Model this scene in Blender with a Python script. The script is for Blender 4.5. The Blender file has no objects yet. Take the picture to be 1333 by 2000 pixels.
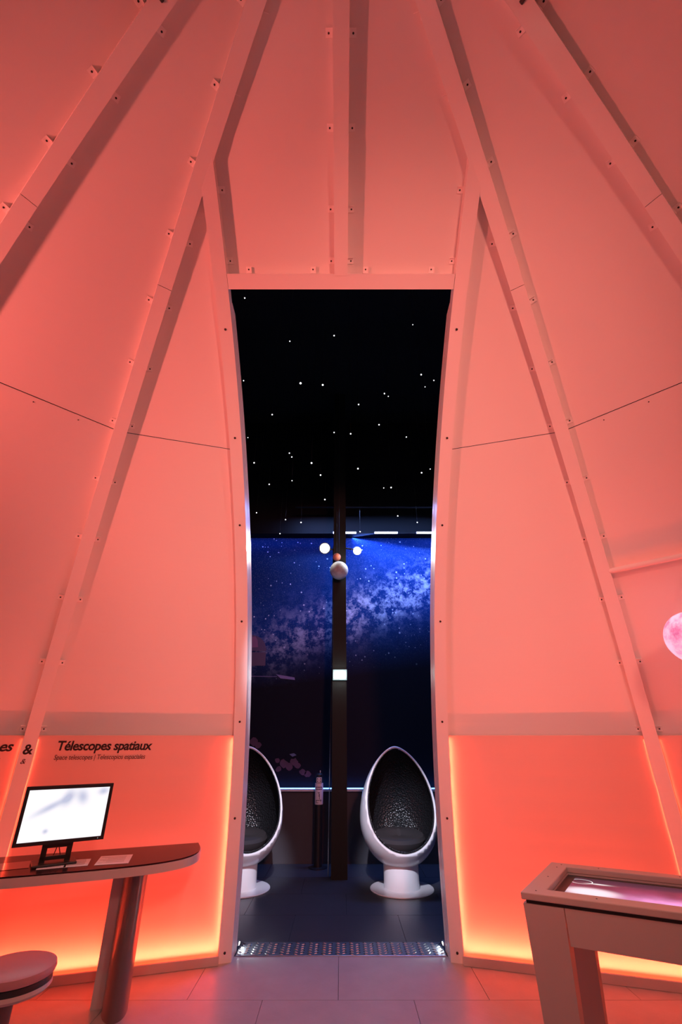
import bpy, bmesh, math, random
from mathutils import Vector, Matrix
random.seed(7)
scn = bpy.context.scene
C = scn.collection
PI = math.pi
rad = math.radians

# ------------------------------------------------------------------ camera, world, exposure
CAMH = 1.42
TILT = math.atan(440 / 889.0)
cd = bpy.data.cameras.new('camera'); cam = bpy.data.objects.new('camera', cd); C.objects.link(cam)
cam.location = (0, 0, CAMH); cam.rotation_euler = (PI / 2 + TILT, 0, 0)
cd.sensor_fit = 'VERTICAL'; cd.sensor_height = 36.0; cd.lens = 889.0 / 2000 * 36
cd.clip_start = 0.02; cd.clip_end = 60
scn.camera = cam
w = bpy.data.worlds.new('world'); scn.world = w; w.use_nodes = True
w.node_tree.nodes['Background'].inputs[0].default_value = (0.004, 0.005, 0.008, 1)
w.node_tree.nodes['Background'].inputs[1].default_value = 0.3
vs = scn.view_settings
vs.view_transform = 'Standard'; vs.look = 'None'; vs.gamma = 1.0; vs.exposure = 0.0; vs.use_curve_mapping = False
try:
    scn.cycles.use_denoising = True
    scn.cycles.max_bounces = 10; scn.cycles.diffuse_bounces = 6
    scn.cycles.sample_clamp_indirect = 6.0
    scn.cycles.use_light_tree = True
except Exception:
    pass

LED = (1.0, 0.066, 0.030)      # colour of the dome's red-orange light strips
P_BASE = 10.4                  # watts per metre of foot strip
P_SIDE = 4.0                  # watts per metre of strip beside door jambs
P_RIB = 0.55

def light(kind, name, loc, energy, color, target=None, **kw):
    d = bpy.data.lights.new(name, kind); d.energy = energy; d.color = color
    for k, v in kw.items(): setattr(d, k, v)
    o = bpy.data.objects.new(name, d); C.objects.link(o); o.location = loc
    if target is not None:
        o.rotation_euler = (Vector(target) - Vector(loc)).to_track_quat('-Z', 'Y').to_euler()
    return o

KEY_T = (0.1, 2.9, 3.9); KEY2_T = (0.3, 3.75, 2.7)
KEY = (-3.30, 0.50, 2.60)       # red wash lamp on the left side of the dome
light('SPOT', 'red_wash_light', KEY, 380, (1, .15, .12), KEY_T, spot_size=rad(92), spot_blend=1.0, shadow_soft_size=.10)
KEY2 = (1.2, -1.7, 3.5)         # paler wash lamp on the right side behind the camera
light('SPOT', 'pale_wash_light', KEY2, 650, (1, .285, .222), KEY2_T, spot_size=rad(62), spot_blend=1.0, shadow_soft_size=.22)
SPOTR = (0.97, 0.74, 4.56)      # white spots high on the dome ribs
light('SPOT', 'white_spot_light', SPOTR, 66, (1.0, .80, .66), (-0.2, 2.9, 0.0), spot_size=rad(100), spot_blend=.8, shadow_soft_size=.05)
SPOTL = (-0.95, 0.70, 4.50)
light('SPOT', 'white_spot_light', SPOTL, 44, (1.0, .76, .64), (0.5, 2.9, 0.0), spot_size=rad(95), spot_blend=.8, shadow_soft_size=.05)
# ------------------------------------------------------------------ helpers
def link(o, parent=None):
    C.objects.link(o)
    if parent is not None: o.parent = parent
    return o

def mk(name, verts, faces, mat, parent=None, smooth=False, mats=None, fm=None):
    me = bpy.data.meshes.new(name)
    me.from_pydata([tuple(v) for v in verts], [], faces)
    bm = bmesh.new(); bm.from_mesh(me); bmesh.ops.recalc_face_normals(bm, faces=bm.faces); bm.to_mesh(me); bm.free()
    for m in ([mat] if mats is None else mats): me.materials.append(m)
    if fm:
        for p, i in zip(me.polygons, fm): p.material_index = i
    if smooth:
        for p in me.polygons: p.use_smooth = True
    return link(bpy.data.objects.new(name, me), parent)

class MB:
    """collects simple solids into one mesh"""
    def __init__(self): self.v = []; self.f = []; self.m = []
    def add(self, v, f, mi=0):
        n = len(self.v); self.v += [Vector(p) for p in v]; self.f += [tuple(i + n for i in q) for q in f]; self.m += [mi] * len(f)
        return self
    def box(self, c, s, rz=0, mi=0, M=None):
        x, y, z = s[0] / 2, s[1] / 2, s[2] / 2
        vs_ = [(-x, -y, -z), (x, -y, -z), (x, y, -z), (-x, y, -z), (-x, -y, z), (x, -y, z), (x, y, z), (-x, y, z)]
        R = M if M is not None else Matrix.Rotation(rz, 3, 'Z')
        vs_ = [R @ Vector(p) + Vector(c) for p in vs_]
        return self.add(vs_, [(3, 2, 1, 0), (4, 5, 6, 7), (0, 1, 5, 4), (1, 2, 6, 5), (2, 3, 7, 6), (3, 0, 4, 7)], mi)
    def rings(self, rings, cap=True, mi=0, closed=True):
        n = len(rings[0]); v = [p for r in rings for p in r]; f = []
        for i in range(len(rings) - 1):
            for j in range(n if closed else n - 1):
                k = (j + 1) % n
                f.append((i * n + j, i * n + k, (i + 1) * n + k, (i + 1) * n + j))
        if cap:
            f.append(tuple(range(n))[::-1]); f.append(tuple((len(rings) - 1) * n + j for j in range(n)))
        return self.add(v, f, mi)
    def lathe(self, prof, c=(0, 0, 0), n=32, cap=True, mi=0):
        return self.rings([[(c[0] + r * math.cos(2 * PI * j / n), c[1] + r * math.sin(2 * PI * j / n), c[2] + z) for j in range(n)] for r, z in prof], cap, mi)
    def tube(self, pts, r, n=8, mi=0):
        pts = [Vector(p) for p in pts]; rs = []
        for i, p in enumerate(pts):
            t = (pts[min(i + 1, len(pts) - 1)] - pts[max(i - 1, 0)]).normalized()
            u = t.cross(Vector((0, 0, 1)))
            if u.length < 1e-3: u = t.cross(Vector((1, 0, 0)))
            u.normalize(); q = t.cross(u)
            rs.append([p + u * r * math.cos(2 * PI * j / n) + q * r * math.sin(2 * PI * j / n) for j in range(n)])
        return self.rings(rs, True, mi)
    def sphere(self, c, r, n=24, m=14, mi=0):
        prof = [(max(r * math.sin(PI * i / m), 1e-4), -r * math.cos(PI * i / m)) for i in range(m + 1)]
        return self.lathe(prof, c, n, True, mi)
    def build(self, name, mat, parent=None, smooth=False, bevel=0, mats=None):
        o = mk(name, self.v, self.f, mat, parent, smooth, mats, self.m if mats else None)
        if bevel:
            b = o.modifiers.new('bevel', 'BEVEL'); b.width = bevel; b.segments = 2; b.limit_method = 'ANGLE'; b.angle_limit = rad(40)
        if smooth:
            try: o.data.set_sharp_from_angle(angle=rad(40))
            except Exception: pass
        return o

def empty(name, loc=(0, 0, 0), rz=0):
    o = bpy.data.objects.new(name, None); C.objects.link(o); o.location = loc; o.rotation_euler = (0, 0, rz); o.empty_display_size = .1
    return o

def tag(o, label, cat, group=None, kind=None):
    o['label'] = label; o['category'] = cat
    if group: o['group'] = group
    if kind: o['kind'] = kind
    return o

def struct(o, label=None):
    o['kind'] = 'structure'
    if label: o['label'] = label
    return o

def dup(root, loc=None, rz=None, parent=None):
    r = root.copy(); C.objects.link(r)
    if loc is not None: r.location = loc
    if rz is not None: r.rotation_euler = (0, 0, rz)
    if parent is not None: r.parent = parent
    for ch in list(root.children): dup(ch, parent=r)
    return r

# ------------------------------------------------------------------ materials
def new_mat(name):
    m = bpy.data.materials.new(name); m.use_nodes = True
    nt = m.node_tree; return m, nt, nt.nodes['Principled BSDF'], nt.nodes, nt.links

def paint(name, col, rough=.45, metal=0, bump=0, bscale=200, var=.04, vscale=3, coat=0, spec=.5):
    m, nt, b, N, L = new_mat(name)
    b.inputs['Roughness'].default_value = rough; b.inputs['Metallic'].default_value = metal
    b.inputs['Coat Weight'].default_value = coat; b.inputs['Specular IOR Level'].default_value = spec
    tc = N.new('ShaderNodeTexCoord')
    n = N.new('ShaderNodeTexNoise'); n.inputs['Scale'].default_value = vscale; n.inputs['Detail'].default_value = 4
    L.new(tc.outputs['Object'], n.inputs['Vector'])
    r = N.new('ShaderNodeMix'); r.data_type = 'RGBA'
    r.inputs[6].default_value = tuple(c * (1 - var) for c in col) + (1,); r.inputs[7].default_value = tuple(min(1, c * (1 + var)) for c in col) + (1,)
    L.new(n.outputs['Fac'], r.inputs[0]); L.new(r.outputs[2], b.inputs['Base Color'])
    if bump:
        nb = N.new('ShaderNodeTexNoise'); nb.inputs['Scale'].default_value = bscale; nb.inputs['Detail'].default_value = 3
        L.new(tc.outputs['Object'], nb.inputs['Vector'])
        bp = N.new('ShaderNodeBump'); bp.inputs['Strength'].default_value = bump; bp.inputs['Distance'].default_value = .01
        L.new(nb.outputs['Fac'], bp.inputs['Height']); L.new(bp.outputs['Normal'], b.inputs['Normal'])
    return m

def glow(name, col, strength):
    m, nt, b, N, L = new_mat(name)
    b.inputs['Base Color'].default_value = (.8, .8, .8, 1)
    b.inputs['Emission Color'].default_value = tuple(col) + (1,); b.inputs['Emission Strength'].default_value = strength
    return m

M = {}
M['panel'] = paint('panel_paint', (.80, .77, .74), .5, bump=.02, bscale=90, var=.015, vscale=1.5)
M['board'] = paint('board_paint', (.74, .50, .43), .42, var=.03, vscale=2.2)
M['rib'] = paint('rib_paint', (.83, .80, .77), .38, var=.012)
M['jamb'] = paint('jamb_paint', (.83, .79, .77), .30, var=.012, coat=.25)
M['clip'] = paint('clip_metal', (.93, .90, .87), .35, var=.02)
M['hole'] = paint('screw_hole', (.02, .02, .02), .6)
M['lip'] = paint('baseboard_paint', (.62, .52, .48), .4)
M['led'] = glow('led_strip_glow', (1.0, .20, .06), 6)
M['led_dim'] = glow('led_side_strip_glow', (1.0, .18, .05), .6)
M['floor'] = paint('floor_vinyl', (.41, .375, .36), .32, bump=.05, bscale=60, var=.16, vscale=7)
M['gfloor'] = paint('gallery_floor_vinyl', (.040, .040, .048), .34, bump=.04, bscale=60, var=.15, vscale=5)
M['grout'] = paint('floor_joint', (.035, .033, .035), .7)
M['black'] = paint('black_wall', (.010, .010, .012), .8, spec=.1)
M['lowwall'] = paint('grey_low_wall', (.07, .065, .075), .6, var=.08, spec=.2)
M['ledge'] = paint('ledge_paint', (.62, .60, .64), .4)
M['column'] = paint('column_paint', (.013, .0115, .011), .6, var=.1, spec=.2)
M['white_gloss'] = paint('white_gloss_shell', (.80, .79, .82), .16, coat=.4, var=.01)
M['black_post'] = paint('black_post_paint', (.012, .012, .014), .4)
M['letter'] = paint('black_lettering', (.015, .008, .008), .5)
M['letter2'] = paint('dark_red_lettering', (.06, .012, .012), .5)
M['steel'] = paint('tread_plate_steel', (.62, .62, .64), .26, metal=1, bump=.03, bscale=120)
M['steel_dull'] = paint('tread_plate_dark_steel', (.30, .30, .33), .38, metal=1, bump=.05, bscale=120)  # plate body, darker and rougher than the raised lozenges
M['alu'] = paint('aluminium', (.55, .55, .56), .3, metal=1)
M['plastic'] = paint('black_plastic', (.016, .016, .018), .35)
M['glass_top'] = paint('dark_glass_top', (.035, .008, .010), .20, spec=.08, var=.02)
M['table_edge'] = paint('table_edge_laminate', (.58, .50, .46), .35)
M['leg_grey'] = paint('leg_grey_paint', (.13, .11, .105), .30, var=.02, coat=.2)
M['leg_plate'] = paint('leg_plate_paint', (.62, .56, .54), .35)
M['paper'] = paint('paper', (.78, .74, .74), .7, var=.03)
M['ink'] = paint('paper_ink', (.22, .12, .12), .7)
M['cushion'] = paint('seat_vinyl', (.52, .26, .26), .35)
M['cream'] = paint('cream_laminate', (.50, .42, .38), .42, var=.02)
M['steelgrey'] = paint('inner_frame_metal', (.62, .58, .56), .32, metal=.3)
M['cord'] = paint('cord_black', (.02, .02, .02), .6)
M['globe_orange'] = paint('orange_planet', (.75, .22, .12), .5, var=.25, vscale=9)
M['lamp_body'] = paint('lamp_body', (.35, .36, .34), .4)
M['lamp_black'] = paint('lamp_black', (.03, .03, .03), .45)
M['star'] = glow('star_bulb_glow', (.95, .97, 1), 3)
M['lampglow'] = glow('spot_lens_glow', (1, 1, .86), 60)
M['emerg'] = glow('emergency_lens_glow', (.85, 1, .98), 9)
M['emergbox'] = glow('emergency_box_glow', (.45, .72, .75), .35); M['emergbox'].node_tree.nodes['Principled BSDF'].inputs['Base Color'].default_value = (.25, .27, .27, 1)  # housing's pale look is put in as a faint glow over grey
M['batten'] = glow('blue_batten_glow', (.35, .40, 1), 22)
M['blueled'] = glow('blue_led_glow', (.10, .32, 1), 7)
M['jambled'] = glow('door_foot_led_glow', (.9, .97, 1), 25)
M['lavender'] = paint('printed_sleeve', (.72, .66, .74), .45)
M['sleeve_ink'] = paint('sleeve_ink', (.03, .02, .06), .5)

# crinkled black leather
m, nt, b, N, L = new_mat('black_leather'); M['leather'] = m
b.inputs['Base Color'].default_value = (.012, .012, .014, 1); b.inputs['Roughness'].default_value = .28
tc = N.new('ShaderNodeTexCoord'); v_ = N.new('ShaderNodeTexVoronoi'); v_.inputs['Scale'].default_value = 55; v_.feature = 'F1'
L.new(tc.outputs['Object'], v_.inputs['Vector']); bp = N.new('ShaderNodeBump'); bp.inputs['Strength'].default_value = .7; bp.inputs['Distance'].default_value = .012
L.new(v_.outputs['Distance'], bp.inputs['Height']); L.new(bp.outputs['Normal'], b.inputs['Normal'])
M['seat_pad'] = paint('seat_pad_fabric', (.035, .030, .033), .8, spec=.2)

# grey planet
M['planet'] = paint('grey_planet', (.52, .54, .56), .6, var=.45, vscale=14, bump=.3, bscale=25)

# glowing moon lamp
m, nt, b, N, L = new_mat('moon_lamp_glow'); M['moon'] = m
tc = N.new('ShaderNodeTexCoord'); n1 = N.new('ShaderNodeTexNoise'); n1.inputs['Scale'].default_value = 9; n1.inputs['Detail'].default_value = 8; n1.inputs['Roughness'].default_value = .65
L.new(tc.outputs['Object'], n1.inputs['Vector'])
cr = N.new('ShaderNodeValToRGB'); cr.color_ramp.elements[0].position = .36; cr.color_ramp.elements[0].color = (.55, .16, .38, 1)
cr.color_ramp.elements[1].position = .56; cr.color_ramp.elements[1].color = (1, .68, .95, 1)
L.new(n1.outputs['Fac'], cr.inputs['Fac']); L.new(cr.outputs['Color'], b.inputs['Emission Color']); b.inputs['Emission Strength'].default_value = .72
L.new(cr.outputs['Color'], b.inputs['Base Color'])

def math_node(N, L, op, a, b_=None, c=None):
    n = N.new('ShaderNodeMath'); n.operation = op
    for i, x in enumerate((a, b_, c)):
        if x is None: continue
        if isinstance(x, (int, float)): n.inputs[i].default_value = x
        else: L.new(x, n.inputs[i])
    return n.outputs[0]

# Milky Way print
m, nt, b, N, L = new_mat('night_sky_print'); M['mural'] = m
b.inputs['Roughness'].default_value = .6; b.inputs['Specular IOR Level'].default_value = .08
tc = N.new('ShaderNodeTexCoord'); sx = N.new('ShaderNodeSeparateXYZ'); L.new(tc.outputs['Object'], sx.inputs[0])
X, Z = sx.outputs['X'], sx.outputs['Z']          # object origin: wall centre at floor level
mn = lambda op, a, b_=None, c=None: math_node(N, L, op, a, b_, c)
nw = N.new('ShaderNodeTexNoise'); nw.inputs['Scale'].default_value = 1.6; nw.inputs['Detail'].default_value = 3; L.new(tc.outputs['Object'], nw.inputs['Vector'])
bandc = mn('MULTIPLY_ADD', X, .36, 3.12)
d = mn('SUBTRACT', Z, bandc); d = mn('ADD', d, mn('MULTIPLY', mn('SUBTRACT', nw.outputs['Fac'], .5), .35))
e1 = mn('POWER', 2.718, mn('MULTIPLY', mn('MULTIPLY', d, d), -9.0))
e2 = mn('POWER', 2.718, mn('MULTIPLY', mn('MULTIPLY', d, d), -1.6))
nf = N.new('ShaderNodeTexNoise'); nf.inputs['Scale'].default_value = 5.5; nf.inputs['Detail'].default_value = 12; nf.inputs['Roughness'].default_value = .72
L.new(tc.outputs['Object'], nf.inputs['Vector'])
cl = N.new('ShaderNodeMapRange'); cl.inputs['From Min'].default_value = .47; cl.inputs['From Max'].default_value = .60; L.new(nf.outputs['Fac'], cl.inputs['Value'])
# the band is fuller towards the right end of the wall
side = N.new('ShaderNodeMapRange'); side.inputs['From Min'].default_value = -1.3; side.inputs['From Max'].default_value = .6; side.inputs['To Min'].default_value = .22; side.inputs['To Max'].default_value = 1.0
L.new(X, side.inputs['Value'])
core = mn('MULTIPLY', mn('MULTIPLY', e1, cl.outputs[0]), side.outputs[0])
halo = mn('MULTIPLY', e2, mn('MULTIPLY', nf.outputs['Fac'], .45))
vo = N.new('ShaderNodeTexVoronoi'); vo.inputs['Scale'].default_value = 22; L.new(tc.outputs['Object'], vo.inputs['Vector'])
sc_ = N.new('ShaderNodeSeparateColor'); L.new(vo.outputs['Color'], sc_.inputs[0])
size = mn('MULTIPLY', mn('POWER', sc_.outputs[0], 5.0), .30)
star = mn('MULTIPLY', mn('LESS_THAN', vo.outputs['Distance'], size), mn('POWER', sc_.outputs[0], 3.0))
vo2 = N.new('ShaderNodeTexVoronoi'); vo2.inputs['Scale'].default_value = 75; L.new(tc.outputs['Object'], vo2.inputs['Vector'])
sc2 = N.new('ShaderNodeSeparateColor'); L.new(vo2.outputs['Color'], sc2.inputs[0])
star2 = mn('MULTIPLY', mn('LESS_THAN', vo2.outputs['Distance'], mn('MULTIPLY', mn('POWER', sc2.outputs[1], 2.0), .34)), mn('MULTIPLY', sc2.outputs[1], .55))
# printed night landscape: the sky darkens towards the mountains at the bottom
skyf = N.new('ShaderNodeMapRange'); skyf.inputs['From Min'].default_value = 2.2; skyf.inputs['From Max'].default_value = 3.1; L.new(mn('MULTIPLY_ADD', X, -.12, Z), skyf.inputs['Value'])
stars = mn('MULTIPLY', mn('ADD', star, star2), skyf.outputs[0])
def mixc(fac, a, b_):
    n = N.new('ShaderNodeMix'); n.data_type = 'RGBA'; n.clamp_factor = True
    L.new(fac, n.inputs[0])
    for i, x in ((6, a), (7, b_)):
        if isinstance(x, tuple): n.inputs[i].default_value = x
        else: L.new(x, n.inputs[i])
    return n.outputs[2]
col = mixc(skyf.outputs[0], (.007, .007, .013, 1), (.006, .026, .095, 1))
col = mixc(mn('MULTIPLY', halo, skyf.outputs[0]), col, (.03, .16, .80, 1))
col = mixc(core, col, (.78, .80, 1.0, 1))
col = mixc(stars, col, (.8, .9, 1, 1))
L.new(col, b.inputs['Base Color'])

# touch-table picture: a bright pink nebula with a white outlined ellipse
m, nt, b, N, L = new_mat('touch_screen_picture'); M['screen'] = m
b.inputs['Base Color'].default_value = (.01, .01, .01, 1); b.inputs['Roughness'].default_value = .12; b.inputs['Specular IOR Level'].default_value = .12
tc = N.new('ShaderNodeTexCoord'); sx = N.new('ShaderNodeSeparateXYZ'); L.new(tc.outputs['Object'], sx.inputs[0])
X, Y = sx.outputs['X'], sx.outputs['Y']
mn = lambda op, a, b_=None, c=None: math_node(N, L, op, a, b_, c)
def blob(cx, cy, rx, ry, p=1.0):
    q = mn('ADD', mn('POWER', mn('ABSOLUTE', mn('DIVIDE', mn('SUBTRACT', X, cx), rx)), 2.0), mn('POWER', mn('ABSOLUTE', mn('DIVIDE', mn('SUBTRACT', Y, cy), ry)), 2.0))
    return mn('POWER', 2.718, mn('MULTIPLY', mn('POWER', q, p), -1.0)), q
B1, q1 = blob(.125, .165, .120, .075, 2.5)
B2, _ = blob(.50, .12, .33, .075)
B3, _ = blob(.40, .22, .5, .14)
_, q4 = blob(.081, .345, .050, .042)
ring = mn('LESS_THAN', mn('ABSOLUTE', mn('SUBTRACT', q4, 1.0)), .10)
B5, _ = blob(.160, .325, .045, .010)
nz = N.new('ShaderNodeTexNoise'); nz.inputs['Scale'].default_value = 6; nz.inputs['Detail'].default_value = 5; L.new(tc.outputs['Object'], nz.inputs['Vector'])
c0 = mixc(mn('MULTIPLY', B3, mn('MULTIPLY', nz.outputs['Fac'], 1.5)), (.040, .016, .030, 1), (.26, .045, .13, 1))
c0 = mixc(mn('MULTIPLY', B2, mn('MULTIPLY', nz.outputs['Fac'], 2.0)), c0, (1, .40, .85, 1))
c0 = mixc(B1, c0, (1, .86, .96, 1)); c0 = mixc(mn('MAXIMUM', ring, B5), c0, (1, 1, 1, 1))
L.new(c0, b.inputs['Emission Color']); b.inputs['Emission Strength'].default_value = 1.0

# monitor picture: blurred grey shapes on white
m, nt, b, N, L = new_mat('monitor_picture'); M['monitor'] = m
b.inputs['Base Color'].default_value = (.02, .02, .02, 1); b.inputs['Roughness'].default_value = .3
tc = N.new('ShaderNodeTexCoord'); sx = N.new('ShaderNodeSeparateXYZ'); L.new(tc.outputs['Object'], sx.inputs[0])
X, Y = sx.outputs['X'], sx.outputs['Z']
mn = lambda op, a, b_=None, c=None: math_node(N, L, op, a, b_, c)
def streak(cx, cy, rx, ry, ang):
    ca, sa = math.cos(ang), math.sin(ang)
    dx = mn('SUBTRACT', X, cx); dy = mn('SUBTRACT', Y, cy)
    u_ = mn('DIVIDE', mn('ADD', mn('MULTIPLY', dx, ca), mn('MULTIPLY', dy, sa)), rx)
    v2 = mn('DIVIDE', mn('SUBTRACT', mn('MULTIPLY', dy, ca), mn('MULTIPLY', dx, sa)), ry)
    return mn('POWER', 2.718, mn('MULTIPLY', mn('ADD', mn('MULTIPLY', u_, u_), mn('MULTIPLY', v2, v2)), -1.0))
dk = mn('ADD', streak(-.09, .040, .09, .018, .45), streak(-.005, .085, .03, .045, -.3))
dk = mn('ADD', dk, streak(.075, .085, .03, .040, .5)); dk = mn('ADD', dk, streak(.19, .11, .03, .02, .1)); dk = mn('ADD', dk, streak(-.09, -.085, .014, .012, 0))
c0 = mixc(mn('MULTIPLY', dk, .95), (1, .97, 1, 1), (.52, .55, .72, 1))
L.new(c0, b.inputs['Emission Color']); b.inputs['Emission Strength'].default_value = 1.05

# ------------------------------------------------------------------ the dome: shape
AX = 0.273                      # the dome's axis stands this far in front of the camera
R0, HA, EN, EM = 4.229, 5.013, 1.53, 2.234
def _r(z): return R0 * max(0.0, 1 - (z / HA) ** EM) ** (1 / EN)
_T = []
s = 0; pr = None
for i in range(3001):
    z = 4.945 * i / 3000; r = _r(z)
    if pr: s += math.hypot(r - pr[0], z - pr[1])
    _T.append((s, r, z)); pr = (r, z)
STOT = s
def at_s(S, off=0):
    """profile point at arc length S: r, z and outward normal and tangent in the r-z plane"""
    lo, hi = 0, len(_T) - 1
    S = min(max(S, 0), STOT)
    while hi - lo > 1:
        mid = (lo + hi) // 2
        if _T[mid][0] <= S: lo = mid
        else: hi = mid
    f = (S - _T[lo][0]) / max(_T[hi][0] - _T[lo][0], 1e-9)
    r = _T[lo][1] + f * (_T[hi][1] - _T[lo][1]); z = _T[lo][2] + f * (_T[hi][2] - _T[lo][2])
    a_, b_ = _T[max(lo - 6, 0)], _T[min(hi + 6, len(_T) - 1)]
    tr, tz = b_[1] - a_[1], b_[2] - a_[2]; l = math.hypot(tr, tz); tr /= l; tz /= l
    nr, nz_ = tz, -tr
    return r + nr * off, max(z + nz_ * off, 0.0) if off <= 0 or S > 0 else z, (nr, nz_), (tr, tz)
def s_of_z(z):
    for t in _T:
        if t[2] >= z: return t[0]
    return STOT
def pol(phi, r, z): return Vector((r * math.sin(phi), AX + r * math.cos(phi), z))
A1, A2 = rad(33.4), rad(54.7)
AZ = [A1, A2] + [A2 + (2 * PI - 2 * A2) * k / 12 for k in range(1, 12)] + [2 * PI - A2, 2 * PI - A1]
RIBW, RIBD = .090, .070
S_BOARD = s_of_z(1.42); S_SEAM = s_of_z(3.415); S_SPLICE = 4.81
DW = .7745; TH = math.tan(A1 / 2)
def door_pt(S, off, x):
    r, z, _, _ = at_s(S, off)
    return Vector((x, AX + r - abs(x) * TH, z))
def door_y(S, off):
    """depth of the flat bay over the door, between the two door posts or the two ribs"""
    r, z, _, _ = at_s(S, off); return AX + r - min(DW, r * math.sin(A1)) * TH
def bay_pt(a0, a1, S, off, fr):
    r, z, _, _ = at_s(S, off)
    return pol(a0, r, z).lerp(pol(a1, r, z), fr)
def lin(a, b_, n): return [a + (b_ - a) * i / n for i in range(n + 1)]

wall = {k: struct(empty('wall_' + k)) for k in ('front', 'left', 'right', 'rear')}
wall['front']['label'] = 'salmon lit dome wall around the tall doorway'
wall['left']['label'] = 'red lit curved dome wall behind the desk with the monitor'
wall['right']['label'] = 'red lit curved dome wall behind the touch table'
wall['rear']['label'] = 'curved dome wall facing the doorway'

def sheet(name, pts_fn, s0, s1, n, off, th, mat, parent):
    """curved sheet: pts_fn(S, off) returns its left and right point"""
    V, F = [], []
    for S in lin(s0, s1, n):
        a_, b_ = pts_fn(S, off); c_, d_ = pts_fn(S, off + th)
        V += [a_, b_, d_, c_]
    for i in range(n):
        for j in range(4):
            k = (j + 1) % 4
            F.append((i * 4 + j, i * 4 + k, i * 4 + 4 + k, i * 4 + 4 + j))
    F += [(3, 2, 1, 0), tuple(n * 4 + j for j in range(4))]
    return mk(name, V, F, mat, parent)

def sweep_rib(name, phi, s0, s1, n, parent, mat, w_=RIBW, d=RIBD):
    V, F = [], []
    et = Vector((math.cos(phi), -math.sin(phi), 0))
    for S in lin(s0, s1, n):
        r, z, nn, _ = at_s(S, 0); r2, z2, _, _ = at_s(S, d)
        p = pol(phi, r, z); q = pol(phi, r2, z2)
        V += [p - et * w_ / 2, p + et * w_ / 2, q + et * w_ / 2, q - et * w_ / 2]
    for i in range(n):
        for j in range(4):
            k = (j + 1) % 4
            F.append((i * 4 + j, i * 4 + k, i * 4 + 4 + k, i * 4 + 4 + j))
    F += [(3, 2, 1, 0), tuple(n * 4 + j for j in range(4))]
    return mk(name, V, F, mat, parent)

# one clip: a small plate screwed to the panel with a folded tab towards the rib
_c = MB()
_c.box((0, 0, .002), (.038, .038, .004)); _c.box((-.0195, 0, .011), (.003, .038, .022)); _c.box((0, .0175, .007), (.034, .003, .014))
_c.lathe([(.0055, .0041), (.0055, .0052)], (.002, -.002, 0), 8, True, 1)
CLIP = _c.build('clip', M['clip'], None, mats=[M['clip'], M['hole']])
clip_mesh = CLIP.data; bpy.data.objects.remove(CLIP)
def put_clip(p, xdir, ydir, ndir, parent):
    o = bpy.data.objects.new('clip', clip_mesh); C.objects.link(o); o.parent = parent
    x_, n_ = xdir.normalized(), ndir.normalized(); y_ = n_.cross(x_)
    if y_.dot(ydir) < 0:
        x_m = x_; y_ = -y_
        mat = Matrix((x_m, y_, n_)).transposed().to_4x4()
    else:
        mat = Matrix((x_, y_, n_)).transposed().to_4x4()
    mat.translation = p; o.matrix_world = mat
    return o
CLIP_S = [6.30, 5.925, 5.53, 5.11, 4.68, 4.24, 3.80, 3.355, 2.897, 2.423, 1.944, 1.475]

def rib_frame(phi, S):
    r, z, nn, tt = at_s(S, 0)
    er = Vector((math.sin(phi), math.cos(phi), 0))
    return er, Vector((math.cos(phi), -math.sin(phi), 0)), (er * nn[0] + Vector((0, 0, nn[1]))), (er * tt[0] + Vector((0, 0, tt[1])))

def clips_for(rib_lo, rib_hi, phi, halfs, svals, skip=None):
    """clips on both flanks of a rib; halfs: half angle of the bay on the left and right flank"""
    for S in svals:
        er, et, nn, tt = rib_frame(phi, S)
        for sgn, hf in ((-1, halfs[0]), (1, halfs[1])):
            if skip and skip(S, sgn): continue
            off = RIBW / 2 + .021
            xd = et * sgn * math.cos(hf) - er * math.sin(hf)      # along the panel, away from the rib
            r, z, _, _ = at_s(S, RIBD)
            p = pol(phi, r, z) + xd * off / math.cos(hf)
            n_in = xd.cross(tt); n_in = n_in if n_in.dot(nn) < 0 else -n_in
            put_clip(p + n_in * .001, xd, tt, n_in, rib_hi if S > S_SPLICE else rib_lo)

S_TOP = s_of_z(4.925)
for i, phi in enumerate(AZ):
    deg = math.degrees(phi)
    side_ = 'right' if deg < 110 else ('rear' if deg < 250 else 'left')
    par = wall[side_]
    lo = sweep_rib('rib', phi, 0, S_SPLICE - .0015, 40, par, M['rib'])
    hi = sweep_rib('rib', phi, S_SPLICE + .0015, S_TOP, 22, par, M['rib'])
    if i in (0, 1, len(AZ) - 1, len(AZ) - 2):
        prev = A1 if i == 0 else phi - AZ[i - 1]; nxt = A1 if i == len(AZ) - 1 else AZ[i + 1] - phi
        # above the junction the door posts leave no room for a clip on the door side
        def skip(S, sgn, i=i):
            return (i == 0 and sgn < 0 and 5.2 < S < 5.6) or (i == len(AZ) - 1 and sgn > 0 and 5.2 < S < 5.6)
        clips_for(lo, hi, phi, (prev / 2, nxt / 2), CLIP_S, skip)

# bays outside the door bay
BOARD_OFF, PANEL_OFF = .040, RIBD
boards = {}
for i in range(len(AZ) - 1):
    a0, a1 = AZ[i], AZ[i + 1]; deg = math.degrees((a0 + a1) / 2)
    par = wall['right' if deg < 110 else ('rear' if deg < 250 else 'left')]
    f = lambda S, o, a0=a0, a1=a1: (bay_pt(a0, a1, S, o, 0), bay_pt(a0, a1, S, o, 1))
    sheet('panel', f, S_BOARD - .04, S_SEAM - .003, 18, PANEL_OFF, .012, M['panel'], par)
    sheet('panel', f, S_SEAM + .003, S_TOP, 24, PANEL_OFF, .012, M['panel'], par)
    boards[i] = sheet('wainscot_board', f, 0, S_BOARD, 10, BOARD_OFF, .014, M['board'], par)
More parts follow.
